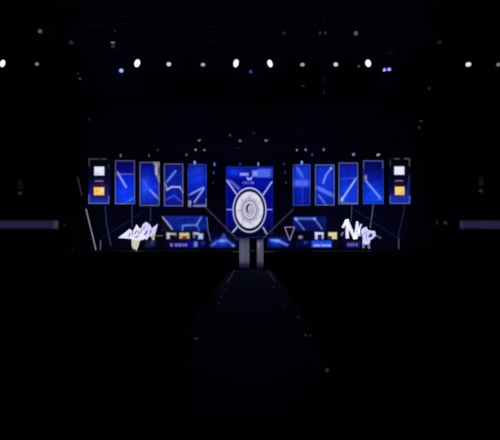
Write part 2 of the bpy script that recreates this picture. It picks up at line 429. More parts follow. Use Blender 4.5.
def emblem_prism(name, pts, dy0, dy1, m, label=None):
    b = new_bm(); p = [loc_pt(x, y, 0) for x, y in pts]
    add_prism(b, [(q.x, q.z) for q in p], -dy1, -dy0); o = obj(name, b, m, t_c)
    if label: o['label'] = label
cres = []
for k in range(13):
    th = math.radians(70 + 190 * k / 12); cres.append((249.8 + 3.8 * math.cos(th), 209.0 + 5.2 * math.sin(th)))
for k in range(13):
    th = math.radians(260 - 190 * k / 12); cres.append((250.9 + 3.0 * math.cos(th), 209.4 + 4.6 * math.sin(th)))
emblem_prism('emblem_crescent', cres, 0.04, 0.07, mat('emblem_dark', (20, 20, 30), 0.5, 0, (14, 13, 34), 1.0), 'dark crescent at the heart of the emblem')
drop = [(250.6, 203.5), (252.2, 206.5), (253.4, 209.5), (253.2, 212.2), (251.8, 214.2), (249.8, 214.6), (248.3, 213.0), (248.6, 210.0), (250.2, 207.2)]
emblem_prism('emblem_drop', drop, 0.04, 0.075, mat('emblem_violet', (190, 185, 215), 0.5, 0, (178, 174, 212), 1.0), 'pale violet drop at the heart of the emblem')
def spoke(x0, y0, x1, y1, w, col):
    L = math.hypot(x1 - x0, y1 - y0); nx, ny = -(y1 - y0) / L * w / 2, (x1 - x0) / L * w / 2
    emblem_prism('emblem_strut', [(x0 + nx, y0 + ny), (x1 + nx, y1 + ny), (x1 - nx, y1 - ny), (x0 - nx, y0 - ny)], 0.005, 0.045, lamp_mat(col))
spoke(226.8, 180.5, 236.8, 194.5, 1.45, (166, 172, 240)); spoke(272.2, 181.5, 262.6, 195.5, 1.45, (160, 168, 240))
spoke(237.6, 226.4, 232.0, 233.0, 1.5, (172, 176, 225)); spoke(232.4, 231.5, 233.6, 237.6, 1.1, (150, 154, 205)); spoke(262.8, 227.0, 267.4, 235.0, 1.5, (156, 160, 214))
spoke(226.6, 209.6, 232.6, 209.6, 1.2, (130, 140, 240)); spoke(266.4, 209.6, 272.4, 209.6, 1.2, (130, 140, 240))

# ------------------------------------------------------------------ standing screens, desks and monitors on the deck
def standing_screen(box, d, base, layers, label, group=None, name='booth_screen', cat='screen', step=0.35):
    x0, y0, x1, y1 = box
    a, b = at(x0, y0, d), at(x1, y1, d)
    loc = Vector(((a.x + b.x) / 2, d, DECK_Z)); w = b.x - a.x; zb, zt = b.z - DECK_Z, a.z - DECK_Z
    t = thing(name, label, cat, loc, group)
    bm = new_bm(); add_box(bm, (0, 0.07, (zb + zt) / 2), (w + 0.05, 0.12, zt - zb + 0.05)); obj('cabinet', bm, BLACK, t)
    display('display', box, d, base, layers, t, step, 0.0, loc)
    for sx in (-1, 1):
        p = new_bm(); add_box(p, (sx * w * 0.4, 0.16, zt * 0.45), (0.06, 0.06, zt * 0.9)); obj('post', p, METAL, t)
        q = new_bm(); add_box(q, (sx * w * 0.4, 0.16, 0.02), (0.14, 0.4, 0.04)); obj('foot', q, METAL, t)
    return t
standing_screen((162, 215.2, 206.5, 231.5), 58.4, mottled(vgrad([(215, (4, 6, 50)), (218, (10, 26, 120)), (226, (10, 32, 140)), (231.5, (6, 14, 80))]), 25, seed=21), [
    rect(160, 214, 164.5, 233, (2, 2, 12), 0.9, 3), line([(162, 222), (170, 233)], (2, 2, 10), 3.0, 0.9, 2),
    line([(162.6, 217), (167, 222.5), (172, 229)], (166, 166, 200), 0.9, 0.95, 1.3), line([(201.4, 217), (196.5, 225)], (110, 150, 220), 0.9, 0.9, 1.3),
    line([(182.5, 230), (183, 225.5), (197, 225)], (100, 140, 215), 0.9, 0.9, 1.4), line([(196.5, 225), (199, 230)], (90, 120, 200), 0.8, 0.8, 1.2), line([(165, 217.3), (201, 217.3)], (30, 60, 170), 0.8, 0.6, 1.4)],
    'low blue screen with slanting ends behind the left desk', 'low blue screens behind the desks')
standing_screen((293.0, 216.0, 326.0, 231.0), 58.4, mottled(vgrad([(215, (4, 6, 46)), (219, (8, 20, 110)), (226, (6, 16, 92)), (231.5, (4, 10, 66))]), 25, seed=22), [
    line([(295, 218.6), (314.5, 218.6)], (92, 122, 215), 1.1, 0.95, 1.6), line([(295.5, 219), (304, 229.5)], (100, 124, 208), 0.9, 0.9, 1.4), line([(314.5, 218.6), (322, 229)], (110, 132, 210), 0.8, 0.9, 1.3),
    blob(296, 219, 1.5, 1.5, (170, 200, 230), 0.8), blob(314.5, 219, 1.4, 1.4, (160, 190, 230), 0.8)],
    'low blue screen with slanting ends behind the right desk', 'low blue screens behind the desks')
GLOWW = 'low screens glowing like blue hills on the stage'
standing_screen((208.5, 233.0, 237.5, 248.0), 56.6, vgrad([(233, (3, 4, 30)), (248, (4, 6, 50))]), [
    blob(222, 243, 9, 5, (22, 58, 200), 0.95), line([(211, 246), (216.5, 241.6), (224, 239.8), (229, 242), (233.6, 246)], (84, 116, 230), 0.9, 0.9, 2.0), line([(221, 240.6), (223.6, 234.6), (227, 241)], (80, 108, 215), 1.0, 0.8, 2.0), blob(222.5, 241.0, 3.6, 1.8, (140, 164, 246), 0.8),
    blob(233.2, 245.5, 2, 1.6, (140, 140, 225), 0.8), blob(214, 244, 3, 2, (90, 120, 225), 0.5)],
    'low screen showing a pale blue peak, left of the emblem', GLOWW, 'ramp_screen')
standing_screen((267.0, 235.0, 292.0, 248.0), 56.6, vgrad([(235, (3, 4, 30)), (241, (5, 10, 74)), (248, (4, 6, 40))]), [
    blob(276, 242.5, 8, 4.5, (22, 60, 215), 0.95), line([(271, 240), (279, 241), (287, 245)], (122, 156, 245), 1.2, 0.9, 2.2), blob(277, 240.5, 3.5, 1.6, (150, 180, 250), 0.6)],
    'low screen showing a bright blue slope, right of the emblem', GLOWW, 'ramp_screen')

def text_bars(x0, x1, y0, y1, n, col, a=0.9):
    w = (x1 - x0) / n
    return [rect(x0 + i * w + 0.15 * w, y0, x0 + (i + 1) * w - 0.15 * w, y1, col, a, 0.8) for i in range(n)]
def desk(box, d, base, layers, label):
    x0, y0, x1, y1 = box
    a, b = at(x0, y0, d), at(x1, y1, d)
    loc = Vector(((a.x + b.x) / 2, d, DECK_Z)); w = b.x - a.x; zt, zb = a.z - DECK_Z, b.z - DECK_Z
    t = thing('player_desk', label, 'desk', loc, 'long player desks with lit fronts')
    m = new_bm(); add_box(m, (0, 0.4, zt + 0.02), (w + 0.06, 0.86, 0.04)); obj('tabletop', m, BLACK, t)
    m = new_bm(); add_box(m, (0, 0.04, (zt + zb) / 2), (w, 0.06, zt - zb)); obj('front_panel', m, BLACK, t)
    for sx in (-1, 1):
        for yy in (0.1, 0.72):
            m = new_bm(); add_box(m, (sx * (w / 2 - 0.06), yy, zt / 2), (0.07, 0.07, zt)); obj('leg', m, METAL, t)
    display('front_display', box, d, base, layers, t, 0.35, 0.0, loc)
desk((163.0, 240.6, 205.5, 248.4), 57.2, vgrad([(240, (4, 4, 40)), (244, (8, 8, 84)), (248.4, (3, 3, 30))]), [
    rect(187, 240, 193.5, 248, (6, 10, 130), 0.7, 2), rect(162, 239, 168, 249, (2, 2, 8), 0.9, 2),
    *[rect(a, 243.4, b, 246.6, (138, 120, 214), 0.9, 0.9) for a, b in ((170.2, 172.6), (175.0, 177.6), (178.4, 181.4), (182.4, 183.8), (184.6, 187.0))], rect(171, 244.2, 186, 245.8, (90, 74, 190), 0.6, 1.5),
    rect(193.8, 241.4, 197.6, 247.0, (116, 140, 226), 0.85, 1.8), blob(203, 243, 2.5, 2, (36, 50, 160), 0.8)],
    'left player desk with violet lettering glowing on its front')
desk((296.0, 240.6, 339.0, 248.4), 57.2, vgrad([(240, (5, 5, 46)), (244, (5, 8, 70)), (248.4, (3, 3, 22))]), [
    rect(311.5, 239.8, 331.5, 247.2, (32, 72, 220), 0.95, 2), rect(313.5, 244.4, 331, 246.6, (160, 178, 250), 0.9, 1.6), rect(320, 243.8, 321.6, 247, (50, 90, 225), 0.7, 0.9), rect(325.6, 243.8, 326.6, 247, (50, 90, 225), 0.5, 0.9),
    rect(333.5, 239, 340, 249, (4, 3, 8), 0.95, 2), blob(305.5, 242.4, 2.2, 1.3, (36, 96, 150), 0.9), rect(303, 240, 311, 241.5, (10, 20, 110), 0.7, 1)],
    'right player desk with a bright blue strip on its front')

DESK_TOP = at(0, 240.6, 57.2).z + 0.04
def monitor(box, base, layers, label):
    d = 57.6; x0, y0, x1, y1 = box
    a, b = at(x0, y0, d), at(x1, y1, d)
    loc = Vector(((a.x + b.x) / 2, d + 0.06, DESK_TOP)); w, h = b.x - a.x, a.z - b.z
    t = thing('monitor', label, 'monitor', loc, 'monitors on the player desks')
    zc = (a.z + b.z) / 2 - DESK_TOP
    m = new_bm(); add_box(m, (0, -0.02, zc), (w + 0.03, 0.05, h + 0.03)); bmesh.ops.bevel(m, geom=m.edges[:], offset=0.008, segments=1); obj('housing', m, BLACK, t)
    display('display', box, d, base, layers, t, 0.3, 0.0, loc)
    m = new_bm(); add_box(m, (0, 0.05, (zc + 0.1) / 2), (0.05, 0.05, zc + 0.1)); obj('stand', m, METAL, t)
    m = new_bm(); add_box(m, (0, 0.02, 0.01), (0.22, 0.18, 0.02)); obj('base', m, METAL, t)
dkb = lambda x, y: [6, 6, 20]
monitor((165.6, 231.6, 177.2, 240.0), dkb, [rect(166.6, 232.8, 169.8, 239.0, (206, 200, 206), 0.9, 1.5), rect(166.6, 232.8, 176.2, 235.0, (200, 194, 200), 0.9, 1.5), rect(174.6, 233.4, 176.4, 236.4, (130, 124, 140), 0.7, 1.5)],
        'desk monitor glowing white like a letter r, leftmost on the left desk')
monitor((178.4, 231.6, 190.4, 240.0), dkb, [rect(179.2, 233, 189.6, 238.8, (204, 176, 124), 0.9, 1.6), rect(182.5, 236.5, 186.5, 240.5, (60, 30, 24), 0.9, 1.6), rect(180.2, 232.3, 188.4, 234.8, (236, 222, 190), 0.6, 1.5), blob(184.4, 231.6, 2.6, 1.5, (30, 22, 20), 0.9)],
        'desk monitor glowing yellow in the middle of the left desk')
monitor((192.4, 231.6, 204.0, 240.0), lambda x, y: [8, 10, 50], [rect(193, 232.2, 199, 234.8, (205, 200, 215), 0.9, 1.5), rect(198.2, 233.4, 203.2, 239.2, (186, 200, 236), 0.9, 1.8), rect(193, 232, 195, 238, (130, 126, 170), 0.8, 1.5)],
        'desk monitor glowing bluish white at the right end of the left desk')
monitor((297.6, 234.4, 304.2, 240.0), dkb, [blob(300.5, 237.2, 2.6, 1.9, (176, 150, 204), 0.95)], 'small dim pink monitor at the left end of the right desk')
monitor((314.4, 231.6, 324.2, 240.0), lambda x, y: [10, 14, 80], [rect(315, 232.2, 317.8, 239.4, (206, 210, 244), 0.95, 1.3), rect(315, 232.2, 323.6, 234.6, (224, 224, 244), 0.95, 1.3), rect(321.6, 233, 323.6, 239, (196, 200, 236), 0.9, 1.3), rect(318, 236, 321, 240, (16, 20, 90), 0.8, 1.2), rect(312, 233.5, 315, 239, (120, 120, 190), 0.5, 2)],
        'desk monitor glowing white like an arch on the right desk')
monitor((327.6, 231.6, 337.6, 240.0), lambda x, y: [12, 10, 8], [rect(328.2, 232.2, 337, 239.2, (224, 214, 168), 0.95, 1.3), rect(328, 236.2, 331.8, 240, (26, 22, 16), 0.95, 1.3), blob(334, 236, 2, 2, (200, 190, 140), 0.6)],
        'desk monitor glowing pale yellow at the right end of the right desk')

standing_screen((345.0, 241.4, 360.0, 248.0), 56.9, lambda x, y: [4, 4, 30], [rect(346.4, 242.6, 358.2, 246.8, (50, 44, 150), 0.9, 2), *text_bars(346.8, 358, 243.4, 246.0, 4, (112, 104, 200), 0.8)],
    'small low violet screen under the right white lettering', None, 'low_screen')
standing_screen((145.0, 240.4, 157.0, 248.0), 56.9, lambda x, y: [4, 4, 26], [blob(152.5, 243, 2.2, 3.4, (76, 80, 150), 0.9), blob(147.5, 245, 2.5, 2.2, (24, 26, 110), 0.9)],
    'small low dim blue screen under the left white lettering', None, 'low_screen')

# ------------------------------------------------------------------ jagged white lettering on its stands
WHITE = mat('letter_white', (220, 220, 228), 0.5, 0, (224, 222, 244), 1.2)
WARM = mat('letter_warm', (220, 214, 190), 0.5, 0, (214, 208, 190), 1.0)
SHADE = mat('letter_grey', (120, 120, 150), 0.5, 0, (124, 122, 170), 1.0)
LAV2 = mat('letter_lavender', (190, 190, 225), 0.5, 0, (208, 204, 244), 1.15)
WARM2 = mat('letter_yellowish', (200, 192, 150), 0.5, 0, (196, 188, 148), 1.0)
def sign(label, d, loc_px, letters_):
    base = at(loc_px, 250, d); loc = Vector((base.x, d, DECK_Z))
    t = thing('letter_sign', label, 'sign', loc, 'jagged white lettering on the stage')
    for nm, polys, m, y0, y1, lab in letters_:
        b = new_bm()
        for pts in polys:
            q = [at(x, y, d) for x, y in pts]
            add_prism(b, [(p.x - loc.x, p.z - loc.z) for p in q], y0, y1)
        o = obj(nm, b, m, t)
        if lab: o['label'] = lab
    return t, loc
def bar(x0, y0, x1, y1, w0, w1=None):
    w1 = w1 or w0
    L = math.hypot(x1 - x0, y1 - y0); nx, ny = -(y1 - y0) / L / 2, (x1 - x0) / L / 2
    return [(x0 + nx * w0, y0 + ny * w0), (x1 + nx * w1, y1 + ny * w1), (x1 - nx * w1, y1 - ny * w1), (x0 - nx * w0, y0 - ny * w0)]
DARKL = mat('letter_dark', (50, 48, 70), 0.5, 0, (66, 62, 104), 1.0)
def strokes(nm, bars, m, y0, y1, lab): return [(nm, [b], m, y0, y1, lab) for b in bars]
tl, ll = sign('jagged white graffiti lettering left of the left desk', 56.2, 138, [
    ('letter', [[(118.2, 237.8), (124.0, 233.4), (129.4, 229.0), (131.8, 231.0), (132.0, 239.0), (126.0, 238.4)]], WHITE, 0.0, 0.18, None),
    ('letter', [[(131.8, 232.6), (134.0, 229.4), (136.6, 224.6), (138.8, 228.2), (141.0, 228.8), (144.2, 233.4), (144.8, 238.6), (141.0, 240.2), (131.8, 239.8)]], WHITE, -0.02, 0.17, None),
    ('letter', [[(140.6, 229.4), (143.0, 224.2), (146.0, 222.0), (149.4, 224.4), (151.6, 228.6), (157.6, 224.0), (155.4, 231.5), (154.4, 236.0), (151.0, 236.6), (149.6, 235.6), (146.4, 239.8), (144.0, 238.4)]], LAV2, 0.02, 0.2, None),
    ('letter_tail', [[(131.6, 240.0), (140.0, 239.8), (138.6, 244.6), (136.2, 250.7), (134.4, 247.8), (133.4, 249.4), (131.8, 246.0)]], WARM, -0.01, 0.14, 'warm white drip under the lettering'),
    ('letter_tail', [[(151.6, 234.8), (154.6, 233.4), (154.2, 239.8), (152.6, 240.2), (151.2, 237.6)]], WARM2, 0.0, 0.15, 'yellowish tail of the last letter'),
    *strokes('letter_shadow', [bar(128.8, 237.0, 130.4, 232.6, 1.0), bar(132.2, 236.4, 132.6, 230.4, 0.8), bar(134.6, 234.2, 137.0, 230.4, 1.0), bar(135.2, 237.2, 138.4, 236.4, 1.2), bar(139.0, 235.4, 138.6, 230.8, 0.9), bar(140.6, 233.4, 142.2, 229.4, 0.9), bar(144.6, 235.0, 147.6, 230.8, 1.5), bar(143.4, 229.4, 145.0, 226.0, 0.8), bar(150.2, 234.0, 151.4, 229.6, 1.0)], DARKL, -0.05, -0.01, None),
])
tr, lr = sign('stepped white lettering that starts with a tall N, right of the right desk', 56.2, 358, [
    ('letter', [bar(347.6, 238.4, 346.8, 219.6, 2.8, 2.8), bar(346.8, 219.8, 355.0, 238.8, 3.2, 2.6), bar(355.2, 239.0, 357.4, 221.6, 2.2, 1.8), bar(342.8, 227.6, 346.6, 220.6, 2.2, 2.4)], WHITE, 0.0, 0.18, None),
    ('letter', [bar(357.2, 221.6, 360.0, 236.0, 2.0, 1.6), bar(356.4, 238.6, 361.4, 224.0, 2.2, 1.4)], LAV2, 0.02, 0.18, None),
    ('letter', [[(361.2, 231.0), (363.0, 228.4), (366.2, 226.8), (368.4, 230.2), (375.0, 231.2), (375.8, 235.6), (372.6, 238.8), (370.2, 240.0), (369.6, 243.6), (365.6, 244.6), (362.8, 243.0), (363.2, 238.0)]], LAV2, -0.03, 0.16, None),
    *strokes('letter_tail', [bar(341.4, 235.6, 343.2, 232.2, 1.5), bar(363.4, 242.6, 363.8, 248.0, 1.9), bar(368.0, 242.6, 369.6, 248.6, 1.9)], SHADE, 0.0, 0.14, 'grey drip of the lettering'),
    ('letter_hole', [[(369.4, 233.8), (372.2, 233.4), (372.4, 236.4), (369.8, 237.8), (368.2, 236.8)]], mat('letter_blue', (30, 26, 100), 0.5, 0, (52, 46, 160), 1.0), -0.06, -0.03, 'dark blue eye of the last letter'),
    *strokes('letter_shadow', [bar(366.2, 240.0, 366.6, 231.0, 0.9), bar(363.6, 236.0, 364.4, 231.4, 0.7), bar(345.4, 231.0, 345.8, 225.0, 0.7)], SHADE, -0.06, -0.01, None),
    ('letter_streak', [bar(376.6, 235.6, 381.4, 238.4, 2.0)], mat('letter_dim', (80, 80, 110), 0.5, 0, (70, 68, 104), 1.0), 0.05, 0.15, 'dim streak behind the last letter'),
])
for t, l, xs in ((tl, ll, (133, 145, 152.5)), (tr, lr, (347.5, 355.4, 366))):
    for x in xs:
        p = new_bm(); q = at(x, 235, 56.2); add_box(p, (q.x - l.x, 0.24, (q.z - l.z) / 2), (0.05, 0.06, q.z - l.z)); obj('stand', p, METAL, t)

# ------------------------------------------------------------------ lit battens and light poles, and sloping struts given an added glow
def batten(pts, d, col, wpx, label, group='lit battens on the stage', name='glow_bar', foot=True, post=None, hang=False):
    loc = Vector((at(pts[-1][0], 0, d).x, d, at(0, pts[-1][1], d).z))
    t = thing(name, label, 'light batten', loc, group)
    r = wpx / F * d / 2
    for a, b in zip(pts, pts[1:]):
        A, B_ = at(*a, d) - loc, at(*b, d) - loc
        m = new_bm(); add_tube(m, A, B_, r, 8); obj('glow_tube', m, lamp_mat(col), t)
        m = new_bm(); o = Vector((0, r * 1.6, 0)); add_tube(m, A + o, B_ + o, r * 1.1, 6); obj('mount_rail', m, METAL, t)
    if foot and pts[-1][1] > 236:
        A = at(*pts[-1], d) - loc
        z = DECK_Z - loc.z
        m = new_bm(); add_tube(m, (A.x, 0.05, A.z + 0.02), (A.x, 0.05, z), 0.02, 6); add_box(m, (A.x, 0.05, z + 0.015), (0.16, 0.2, 0.03)); obj('foot', m, METAL, t)
    if post is not None:           # a thin stand behind the tube, down to the deck
        A = at(*post, d) - loc; z = DECK_Z - loc.z
        m = new_bm(); add_tube(m, (A.x, 0.07, A.z), (A.x, 0.07, z), 0.02, 6); add_box(m, (A.x, 0.07, z + 0.015), (0.16, 0.2, 0.03)); obj('stand', m, METAL, t)
    if hang:
        A = at(*pts[0], d) - loc
        m = new_bm(); add_tube(m, A, (A.x, 0, 16.0 - loc.z), 0.012, 6); obj('hanging_cable', m, CABLE, t)
    return t
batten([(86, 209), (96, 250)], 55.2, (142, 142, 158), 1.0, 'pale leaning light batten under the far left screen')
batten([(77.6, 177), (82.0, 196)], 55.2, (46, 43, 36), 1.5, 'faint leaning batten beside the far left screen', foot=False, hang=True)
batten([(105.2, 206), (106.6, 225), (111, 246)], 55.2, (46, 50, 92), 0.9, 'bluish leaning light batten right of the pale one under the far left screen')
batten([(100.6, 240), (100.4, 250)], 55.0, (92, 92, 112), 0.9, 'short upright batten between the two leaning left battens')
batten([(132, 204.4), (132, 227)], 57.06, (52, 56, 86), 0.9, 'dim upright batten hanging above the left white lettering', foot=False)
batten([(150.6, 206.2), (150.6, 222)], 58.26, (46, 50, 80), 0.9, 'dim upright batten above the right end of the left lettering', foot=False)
batten([(143, 212), (103, 237)], 56.8, (17, 17, 44), 1.2, 'faint blue sloping bar with added glow over the left white lettering')  # this slope and its right twin are tubes with added glow
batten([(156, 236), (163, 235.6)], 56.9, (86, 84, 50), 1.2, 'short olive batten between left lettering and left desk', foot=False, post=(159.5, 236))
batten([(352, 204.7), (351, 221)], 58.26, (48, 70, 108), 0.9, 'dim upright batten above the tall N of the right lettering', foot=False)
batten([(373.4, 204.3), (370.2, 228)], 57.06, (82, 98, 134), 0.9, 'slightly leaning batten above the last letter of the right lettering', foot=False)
batten([(355, 210), (398, 238)], 56.8, (20, 20, 44), 1.1, 'faint blue sloping bar with added glow over the right white lettering')
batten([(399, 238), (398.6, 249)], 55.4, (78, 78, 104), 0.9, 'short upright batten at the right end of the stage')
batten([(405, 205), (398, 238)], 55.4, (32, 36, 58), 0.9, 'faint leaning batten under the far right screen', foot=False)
batten([(205, 207), (238, 240)], 56.0, (58, 58, 54), 1.1, 'grey sloping strut with added glow running down to the left pylon', 'sloping struts with added glow beside the emblem')  # both struts are made to glow, as no lamp lights their fronts
batten([(293.5, 209), (262.5, 239)], 56.0, (58, 58, 66), 1.0, 'grey sloping strut with added glow running down to the right pylon', 'sloping struts with added glow beside the emblem')
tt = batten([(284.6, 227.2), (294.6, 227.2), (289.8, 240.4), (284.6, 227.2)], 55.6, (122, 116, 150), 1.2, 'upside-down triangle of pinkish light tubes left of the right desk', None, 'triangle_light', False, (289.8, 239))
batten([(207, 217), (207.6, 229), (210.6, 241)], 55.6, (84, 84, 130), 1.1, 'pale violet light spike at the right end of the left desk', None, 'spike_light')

# ------------------------------------------------------------------ ribbon boards and small lamps on the side stands
def ribbon(x0, x1, bright, label):
    d = 61.9
    a, b = at(x0, 220.2, d), at(x1, 229.2, d)
    loc = Vector(((a.x + b.x) / 2, d, b.z))
    t = thing('ribbon_board', label, 'display board', loc, 'dim ribbon boards on the side stands')
    m = new_bm(); add_box(m, (0, 0.04, (a.z - b.z) / 2), (b.x - a.x, 0.06, a.z - b.z)); obj('cabinet', m, BLACK, t)
    display('display', (x0, 220.2, x1, 229.2), d, mottled(vgrad([(220, (18, 18, 36)), (223, (32, 32, 58)), (226, (34, 34, 62)), (229.2, (16, 16, 34))]), 14, 1.3, seed=31), bright, t, 0.7, 0.0, loc)
ribbon(-70, 58.4, [rect(53.5, 221, 58.4, 228.5, (58, 58, 84), 0.8, 2)], 'long dim bluish ribbon board on the left stand')
ribbon(459.8, 572, [rect(459.8, 221, 463.5, 228.5, (40, 44, 66), 0.8, 2), rect(480, 220, 580, 229, (36, 36, 58), 0.5, 6)], 'long dim bluish ribbon board on the right stand')
def stand_lamp(px, py, d, rx, rz, col, label, cat='lamp'):
    p = at(px, py, d)
    t = thing('marker_lamp', label, cat, p, 'small dim lamps on the side stands')
    m = new_bm(); add_box(m, (0, 0.05, 0), (rx * 2.4, 0.08, rz * 2.4)); bmesh.ops.bevel(m, geom=m.edges[:], offset=0.01, segments=1); obj('housing', m, BLACK, t)
    m = new_bm(); add_lathe(m, [(1.0, 0), (0.95, 0.02), (0.6, 0.04), (0.1, 0.05)], 14, Matrix.Rotation(math.pi / 2, 4, 'X')); 
    bmesh.ops.scale(m, vec=(rx, 1, rz), verts=m.verts[:]); o = obj('lens', m, lamp_mat(col), t, smooth=True); o.location = (0, 0.012, 0)
stand_lamp(64.5, 225.2, 61.88, 0.16, 0.09, (20, 20, 26), 'faint lamp just past the end of the left ribbon board')
stand_lamp(437, 222.6, 61.88, 0.14, 0.2, (26, 27, 30), 'faint oblong lamp farther left of the right ribbon board')
stand_lamp(445.4, 222.8, 61.88, 0.16, 0.16, (42, 43, 50), 'dim round lamp nearer the right ribbon board')
stand_lamp(72.2, 250.5, 61.88, 0.12, 0.12, (30, 28, 28), 'faint lamp low on the stand left of the stage')
def wall_lamp(px, py, col, col2, label):
    d = 67.9; p = at(px, py, d)
    t = thing('wall_lamp', label, 'lamp', p, 'dim wall lamps above the side stands')
    m = new_bm(); add_box(m, (0, 0.04, 0.5), (0.55, 0.08, 1.9)); obj('backplate', m, BLACK, t)
    m = new_bm(); add_lathe(m, [(0.12, -0.16), (0.17, -0.05), (0.15, 0.08), (0.06, 0.14)], 14); obj('bulb', m, lamp_mat(col), t, smooth=True)
    m = new_bm(); add_lathe(m, [(0.22, 0.42), (0.27, 0.7), (0.24, 1.05), (0.14, 1.3)], 16); obj('shade', m, lamp_mat(col2), t, smooth=True)
wall_lamp(20.3, 193.0, (40, 40, 40), (15, 15, 16), 'dim upright wall lamp above the left ribbon board')
wall_lamp(480.8, 190.6, (44, 44, 42), (16, 16, 17), 'dim upright wall lamp above the right ribbon board')

# ------------------------------------------------------------------ trusses and their lamps
def truss(x0, x1, d, z, label):
    t = thing('lighting_truss', label, 'truss', ((x0 + x1) / 2, d, z), 'black lattice trusses under the ceiling')
    L = x1 - x0; s = 0.16
    m = new_bm()
    for sy in (-1, 1):
        for sz in (-1, 1): add_tube(m, (-L / 2, sy * s, sz * s), (L / 2, sy * s, sz * s), 0.025, 6)
    obj('chords', m, METAL, t)
    m = new_bm(); n = max(2, int(L / 0.5))
    for i in range(n):
        xa, xb = -L / 2 + L * i / n, -L / 2 + L * (i + 1) / n
        if i % 2: xa, xb = xb, xa
        for sy in (-1, 1): add_tube(m, (xa, sy * s, -s), (xb, sy * s, s), 0.012, 5)
        for sz in (-1, 1): add_tube(m, (xa, -s, sz * s), (xb, s, sz * s), 0.012, 5)
    obj('lacing', m, METAL, t)
    for f in (-0.42, 0.0, 0.42):
        m = new_bm(); add_tube(m, (L * f, 0, s), (L * f, 0, 16.0 - z), 0.015, 6); obj('hanging_cable', m, CABLE, t)
    return z - s
TR = {
    'front': (34.0, truss(-13, 13, 34.0, 12.75, 'nearest truss, carrying the topmost faint lamps')),
    'second': (35.6, truss(-13, 13, 35.6, 12.75, 'second nearest truss, just ahead of the long white row')),
    'house': (39.8, truss(-16, 16, 39.8, 12.75, 'truss carrying the long row of white spotlights')),
    'blue': (41.6, truss(-13, 13, 41.6, 12.75, 'truss carrying the blue lamps behind the white row')),
    'back': (45.7, truss(-14, 14, 45.7, 13.5, 'truss of faint lamps halfway between white row and stage')),
    'side': (55.0, truss(-14, 14, 55.0, 12.3, 'truss over the stage front with faint lamps near its ends')),
    'upper': (58.0, truss(-9, 9, 58.0, 11.55, 'upper truss over the stage')),
    'lower': (57.4, truss(-12, 12, 57.4, 10.15, 'lower truss over the stage, strung with small lamps')),
    'panel': (59.4, truss(-7, 7, 59.4, 9.35, 'truss just above the inner blue screens and the emblem screen')),
}
# moving-head lamp: clamp, base, yoke, head, lens
def proto_lamp():
    P = {}
    m = new_bm(); add_box(m, (0, 0, 0.36), (0.2, 0.2, 0.12)); bmesh.ops.bevel(m, geom=m.edges[:], offset=0.015, segments=1); P['base'] = (m, BLACK)
    m = new_bm(); add_box(m, (0, 0, 0.29), (0.3, 0.08, 0.035))
    for sx in (-1, 1): add_box(m, (sx * 0.15, 0, 0.13), (0.03, 0.08, 0.34))
    P['yoke'] = (m, BLACK)
    m = new_bm(); add_lathe(m, [(0.06, -0.2), (0.1, -0.17), (0.115, -0.05), (0.13, 0.1), (0.135, 0.16)], 16, Matrix.Rotation(math.pi / 2, 4, 'X')); P['head'] = (m, BLACK)
    m = new_bm(); add_lathe(m, [(0.125, 0.16), (0.12, 0.172), (0.08, 0.185), (0.02, 0.19)], 18, Matrix.Rotation(math.pi / 2, 4, 'X')); P['lens'] = (m, lamp_mat((255, 255, 255)))
    out = {}
    for k, (m, mm) in P.items():
        out[k] = obj(k, m, mm, None, smooth=(k in ('head', 'lens')))
    return out
proto = proto_lamp(); first = [True]
unit_cube = None
def lamp(px, py, tr, rgb, strength, label, group, sx=1.0, sz=1.0, tilt=0.0, dd=0.0, name='spotlight'):
    global unit_cube
    d, zb = TR[tr]
    p = at(px, py, d - 0.17 - dd)
    t = thing(name, label, 'spotlight', Vector((p.x, d - dd, p.z)), group)
    for k in ('base', 'yoke', 'head', 'lens'):
        o = proto[k] if first[0] else proto[k].copy()
        if not first[0]: COL.objects.link(o)
        if k == 'head': head = o
        o.parent = head if k == 'lens' else t
        if k == 'head':
            o.scale = (sx, 1, sz); o.rotation_euler = (0, tilt, 0)
        if k == 'lens':
            o.material_slots[0].link = 'OBJECT'; o.material_slots[0].material = lamp_mat(rgb, strength)
    first[0] = False
    obj_clamp(zb - p.z - 0.03, t, dd)
def beam(px, py, tr, energy):
    d = TR[tr][0]; p = at(px, py, d - 0.5)
    ld = bpy.data.lights.new('blue_beam', 'SPOT'); ld.energy = energy; ld.color = (0.12, 0.1, 1.0)
    ld.spot_size = math.radians(130); ld.spot_blend = 0.8; ld.shadow_soft_size = 0.1
    o = bpy.data.objects.new('blue_beam', ld); COL.objects.link(o); o.location = p; o.rotation_euler = (math.radians(-72), 0, 0)
def obj_clamp(top, t, dd):
    """drop pipe with a cross piece (or a long arm) touching the underside of the truss"""
    m = new_bm(); add_tube(m, (0, 0, 0.40), (0, 0, top - 0.01), 0.02, 6)
    add_box(m, (0, dd / 2, top - 0.025), (0.05, 0.38 + dd, 0.05))
    return obj('clamp', m, METAL, t)

W = (255, 255, 255)
GH = 'white spotlights of the long row'
lamp(2.5, 63.4, 'house', W, 1.25, 'bright white spotlight at the far left end of the long row', GH, 1.1, 1.6, .35)
lamp(36.8, 64, 'house', (120, 120, 116), 1, 'dim white spotlight next to the bright one at the row\'s left end', GH, .9, .75)
lamp(137.2, 63.2, 'house', W, 1.2, 'bright white spotlight just right of the left blue lamp', GH, 1.2, 1.75, .3)
lamp(168.8, 64.2, 'house', (214, 214, 210), 1, 'medium white spotlight right of the bright one by the left blue lamp', GH, .95, .9)
lamp(203.0, 64.6, 'house', (168, 168, 164), 1, 'dim white spotlight left of the central bright pair', GH, .95, .72)
lamp(236.0, 63.2, 'house', W, 1.2, 'left one of the bright spotlight pair above the emblem', GH, 1.1, 1.75, .25)
lamp(270.0, 63.4, 'house', W, 1.15, 'right one of the bright spotlight pair above the emblem', GH, 1.05, 1.7, -.3)
lamp(302.4, 64.6, 'house', (165, 165, 160), 1, 'dim white spotlight right of the central bright pair', GH, .95, .75)
